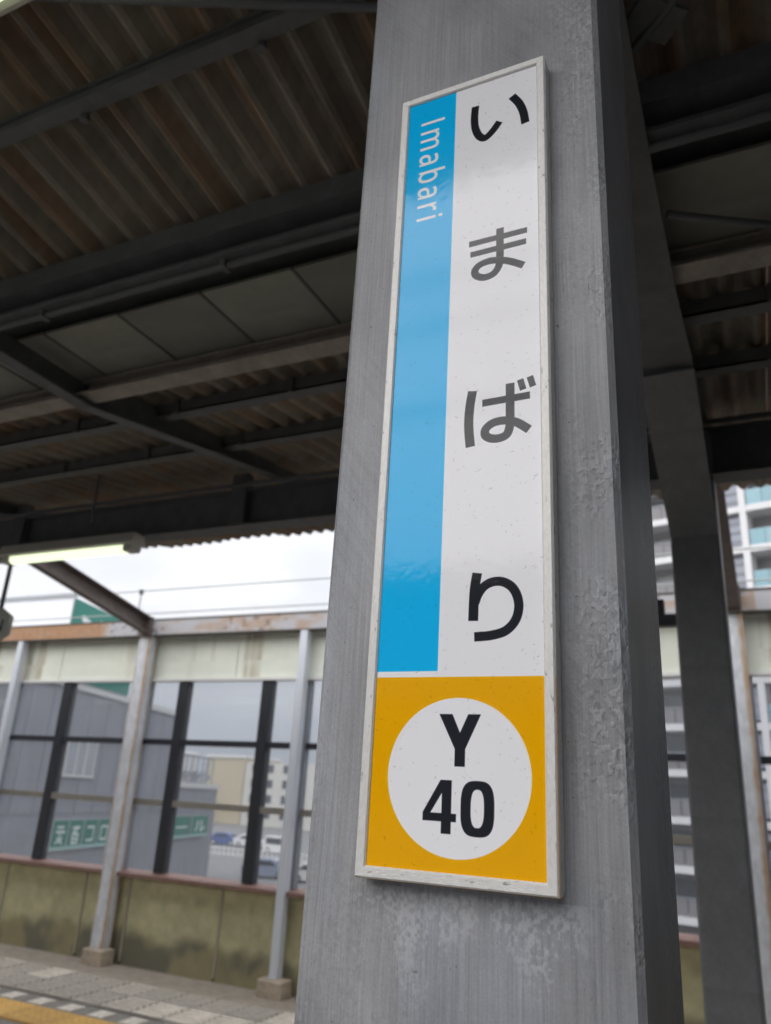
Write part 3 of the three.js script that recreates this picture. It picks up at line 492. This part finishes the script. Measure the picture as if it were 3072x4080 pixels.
for (const [name, label, X, d, w, h, col] of [['low_house', 'low grey house with flat roof beside the apartment block', -150, 165, 26, 10, [0.30, 0.32, 0.34]], ['low_house', 'pale two-storey house behind the grey annex', -128, 140, 12, 9, [0.45, 0.44, 0.46]], ['low_house', 'long pale warehouse behind the parked cars', -62, 128, 60, 6, [0.42, 0.42, 0.40]], ['low_house', 'white low building near the white tower', -30, 90, 24, 8, [0.5, 0.5, 0.5]]]) {
  const b = placed(name, label, 'house', null, X, d, 0.05); part('wall', lb(0, w, 0, h, -10, 0), std({ color: L(...col), roughness: 0.9 }), b); part('roof', lb(-0.3, w + 0.3, h, h + 0.4, -10.3, 0.3), M.greyFrame, b);
  for (let k = 0; k < Math.floor(w / 4); k++) part('window', lb(1.5 + k * 4, 3 + k * 4, h * 0.5, h * 0.5 + 1.4, 0, 0.06), darkWin, b);
}
{ // apartment tower
  const t = placed('apartment_tower', 'tall white apartment tower with teal glass balconies behind the platform wall', 'building', null, 0, 53, -0.245);
  const wh = std({ color: L(0.70, 0.70, 0.71), roughness: 0.6 }), back = std({ color: L(0.27, 0.25, 0.25), roughness: 0.8 }), backGrey = std({ color: L(0.34, 0.36, 0.42), roughness: 0.7 }), teal = [[0.20, 0.38, 0.44], [0.23, 0.41, 0.48], [0.19, 0.36, 0.42]].map((q) => std({ color: L(...q), roughness: 0.25 })), screen = std({ color: L(0.20, 0.19, 0.20), roughness: 0.5 });
  part('core', lb(-16, 12, 0, 44, -14, -1.6), back, t);
  const bays = [-15.6, -10.4, -7.4, -1.9, -0.15, 4.2, 8.4, 11.6], sy = (k) => 0.2 + k * 2.75 + 1.0;
  for (let k = 0; k < 15; k++) {
    part('balcony_slab', lb(-15.9, 11.9, sy(k) - 0.2, sy(k) + 0.22, -1.7, 0.1), wh, t);
    for (let i = 0; i + 1 < bays.length; i++) {
      const a = bays[i] + 0.25, b = bays[i + 1] - 0.25, y = sy(k) + 0.24;
      if (i >= 4 || i === 0) for (let q = 0; q < 4; q++) part('balcony_glass', lb(mix(a, b, q / 4) + 0.02, mix(a, b, (q + 1) / 4) - 0.02, y, y + 1.05, -0.02, 0.03), teal[(k + q + i) % 3], t);
      else if (i === 3) { part('window', lb(a - 0.1, b + 0.1, y + 0.2, y + 2.1, -1.58, -0.3), backGrey, t); for (let q = 0; q < 3; q++) part('louvre', lb(a - 0.1, b + 0.1, y + 0.4 + q * 0.62, y + 0.55 + q * 0.62, -0.3, -0.22), M.greyFrame, t); }
      else { part('window', lb(a + 0.5, b - 0.4, y + 0.1, y + 1.9, -1.58, -1.5), darkWin, t); part('balcony_rail', lb(a, b, y + 0.95, y + 1.02, -0.05, 0.02), M.greyFrame, t); for (let q = 0; q < 3; q++) part('balcony_screen', lb(mix(a, b, q / 3) + 0.04, mix(a, b, (q + 1) / 3) - 0.04, y, y + 0.92, -0.06, -0.03), screen, t); }
    }
  }
  for (const X of bays) part('column', lb(X - 0.2, X + 0.2, 0, 42, -1.3, 0.16), wh, t);
}
// parked cars
function car(label, colour, X, d, turn, van) {
  const t = thing('parked_car', label, 'car', 'cars in the car park', new THREE.Vector3(X, -5.49, -d)); t.rotation.y = turn;
  const paint = new THREE.MeshPhysicalMaterial({ color: L(...colour), roughness: 0.35, clearcoat: 1, clearcoatRoughness: 0.1 }), tyre = std({ color: L(0.02, 0.02, 0.02), roughness: 0.9 });
  const s = new THREE.Shape(), H = van ? 1.85 : 1.5; s.moveTo(-2.0, 0.25); s.lineTo(-2.05, 0.75); s.quadraticCurveTo(-2.0, 0.95, -1.85, 0.98); s.lineTo(van ? -1.8 : -1.5, van ? 1.7 : 1.05); s.quadraticCurveTo(van ? -1.75 : -1.0, H, van ? -1.4 : -0.6, H); s.lineTo(van ? 1.1 : 0.5, H); s.quadraticCurveTo(van ? 1.4 : 0.85, H - 0.05, van ? 1.6 : 1.15, 1.0); s.lineTo(1.95, 0.85); s.quadraticCurveTo(2.05, 0.8, 2.05, 0.5); s.lineTo(2.0, 0.25); s.closePath();
  part('body', new THREE.ExtrudeGeometry(s, { depth: 1.5, bevelEnabled: true, bevelSize: 0.08, bevelThickness: 0.08, bevelSegments: 3 }).translate(0, 0, -0.75), paint, t);
  const w = new THREE.Shape(); w.moveTo(van ? -1.7 : -1.25, 1.02); w.lineTo(van ? -1.62 : -0.75, H - 0.12); w.lineTo(van ? 1.05 : 0.45, H - 0.12); w.lineTo(van ? 1.4 : 0.95, 1.02); w.closePath();
  for (const z of [-0.845, 0.835]) part('side_window', new THREE.ExtrudeGeometry(w, { depth: 0.01, bevelEnabled: false }).translate(0, 0, z), darkWin, t);
  part('windscreen', new THREE.BoxGeometry(0.02, 0.52, 1.35).rotateZ(van ? 0.28 : 0.62).translate(van ? 1.6 : 1.14, 1.24, 0), darkWin, t);
  for (const [x, z] of [[-1.25, -0.78], [1.3, -0.78], [-1.25, 0.78], [1.3, 0.78]]) { const wh = part('wheel', new THREE.CylinderGeometry(0.32, 0.32, 0.2, 18).rotateX(Math.PI / 2).translate(x, 0.32, z), tyre, t); part('rim', new THREE.CylinderGeometry(0.18, 0.18, 0.22, 12).rotateX(Math.PI / 2).translate(x, 0.32, z), M.panelEdge, wh); }
  for (const z of [-0.6, 0.6]) { part('headlight', new THREE.BoxGeometry(0.06, 0.14, 0.3).translate(2.08, 0.7, z), M.panelEdge, t); part('tail_light', new THREE.BoxGeometry(0.05, 0.25, 0.12).translate(-2.1, 0.85, z), std({ color: L(0.3, 0.02, 0.02), roughness: 0.3 }), t); }
}
car('small blue car parked at the end of the row beside a white hatchback', [0.05, 0.10, 0.30], -66.3, 93, 0.15, false);
car('white hatchback parked right beside the blue car', [0.75, 0.75, 0.75], -62.3, 93, 0.1, false);
car('white van parked in front of the warehouse', [0.8, 0.8, 0.78], -54.6, 88, -0.2, true);
car('silver blue car nearest the platform wall', [0.30, 0.34, 0.45], -40.2, 63, 0.35, false);
car('white estate car beside the silver blue car', [0.75, 0.75, 0.72], -35.5, 63, 0.3, false);
{ const f = placed('car_park_fence', 'low white picket fence along the car park', 'fence', null, -58, 77, 0.05); for (let k = 0; k < 44; k++) part('picket', lb(k * 0.6, k * 0.6 + 0.1, 0, 1.1, 0, 0.06), M.panelEdge, f); part('fence_rail', lb(0, 26, 0.9, 1.0, 0.06, 0.1), M.panelEdge, f); part('fence_rail', lb(0, 26, 0.3, 0.4, 0.06, 0.1), M.panelEdge, f); }
for (const [X, d, l] of [[-79, 104, 'tall concrete utility pole beside the blue car'], [-95, 120, 'concrete utility pole in front of the apartment block'], [-43, 112, 'concrete utility pole behind the white van']]) {
  const t = thing('utility_pole', l, 'pole', 'utility poles in the town', new THREE.Vector3(X, -5.5, -d)); part('shaft', new THREE.CylinderGeometry(0.13, 0.2, 11, 10).translate(0, 5.5, 0), M.concrete, t); for (const y of [9.4, 10.3]) part('crossarm', new THREE.BoxGeometry(2.2, 0.12, 0.12).translate(0, y, 0.2), M.greyFrame, t); part('transformer', new THREE.CylinderGeometry(0.35, 0.35, 0.9, 12).translate(0.5, 8.4, 0.3), M.greyFrame, t);
}
{ const t = placed('roof_tank', 'pale water tank on legs on the grey annex roof', 'tank', null, -45.4, 56, 0); t.position.y = 1.75; part('tank', metric(new RoundedBoxGeometry(2.2, 1.6, 2.2, 2, 0.15).translate(0, 1.7, 0)), M.panelEdge, t); for (const [x, z] of [[-0.9, -0.9], [0.9, -0.9], [-0.9, 0.9], [0.9, 0.9]]) part('leg', lb(x - 0.06, x + 0.06, 0, 0.9, z - 0.06, z + 0.06), M.greyFrame, t); }
{ // hills
  const g = structure('hills'), pos = [], n = 160; const ridge = (i) => { const x = -3000 + i / n * 4000; return 75 + 90 * fbm(i * 0.045, 2, 171, 4) + 48 * Math.exp(-(((x + 1300) / 260) ** 2)); };
  for (let i = 0; i < n; i++) { const x0 = -3000 + i / n * 4000, x1 = -3000 + (i + 1) / n * 4000; for (const [za, ya, zb, yb] of [[-1500, 0, -1900, 1], [-1900, 1, -2600, 0]]) { const A = [x0, -5.5 + ya * ridge(i), za], B = [x1, -5.5 + ya * ridge(i + 1), za], C = [x1, -5.5 + yb * ridge(i + 1), zb], D = [x0, -5.5 + yb * ridge(i), zb]; pos.push(...A, ...B, ...C, ...A, ...C, ...D); } }
  const h = new THREE.BufferGeometry(); h.setAttribute('position', new THREE.Float32BufferAttribute(pos, 3)); h.computeVertexNormals(); part('hill_range', h, std({ color: L(0.07, 0.09, 0.08), roughness: 1 }), g);
}

// ------------------------------------------------------------------ waiting room on the platform beside the viewer: it shades the right side of the pillar
{
  const t = thing('waiting_shelter', 'grey panelled waiting shelter standing on the platform beside the sign pillar', 'shelter'), wm = mottled([0.39, 0.385, 0.38], 0.12, 1.2, 8, 8, 190, { roughness: 0.7 });
  for (let k = 0; k < 6; k++) part('wall_panel', mb(0.8, 0.86, -1.49, -0.5, -1.6 + k * 0.75 + 0.006, -0.85 + k * 0.75 - 0.006), wm, t);
  for (let k = 0; k < 6; k++) { const w = part('window', bx(0.825, 0.835, -0.44, 0.55, -1.6 + k * 0.75 + 0.05, -0.85 + k * 0.75 - 0.05), darkWin, t); part('frame', mb(0.8, 0.86, -0.5, 0.62, -0.85 + k * 0.75 - 0.045, -0.85 + k * 0.75 + 0.045), M.mullion, w); }
  part('upper_wall', mb(0.8, 0.86, 0.6, 1.05, -1.6, 2.9), wm, t); part('sill_rail', mb(0.79, 0.87, -0.5, -0.44, -1.6, 2.9), M.mullion, t);
  part('end_wall', mb(0.87, 3.6, -1.49, 1.05, 2.84, 2.9), wm, t); part('end_wall', mb(0.87, 3.6, -1.49, 1.05, -1.6, -1.54), wm, t); part('roof', mb(0.7, 3.7, 1.06, 1.14, -1.7, 3.0), M.steel, t);
}

// ------------------------------------------------------------------ across the tracks, behind the viewer: what the glossy sign mirrors
{
  const g = structure('track_bed'); part('ballast', mb(-40, 40, -2.75, -2.6, -8.2, -2.2), mottled([0.42, 0.40, 0.38], 0.3, 0.5, 14, 14, 180), g);
  for (const z of [-3.2, -4.27]) part('rail', mb(-40, 40, -2.6, -2.45, z - 0.035, z + 0.035), M.steel, g);
  const b = thing('opposite_building', 'plain pale station building across the tracks', 'building'); part('wall', mb(-40, 40, -7, 2.95, -9.6, -9.0), mottled([0.56, 0.57, 0.60], 0.1, 4, 8, 8, 181), b); part('roof_edge', mb(-40, 40, 2.95, 3.08, -9.8, -8.7), M.steel, b);
  for (let k = 0; k < 20; k++) part('window', mb(-30 + k * 3, -28.2 + k * 3, -0.2, 1.3, -9.0, -8.97), darkWin, b);
}
for (const [y, z, l] of [[3.39, 3.0, 'overhead messenger cable above the track'], [3.0, 3.0, 'overhead feeder cable above the track'], [2.37, 3.0, 'overhead contact wire above the track']]) { const t = thing('overhead_cable', l, 'cable', 'cables above the track'); part('strand', cyl(P(-25, y - 0.02, -z), P(25, y + 0.02, -z), 0.022, 8), M.cable, t); }

renderer.render(scene, camera);
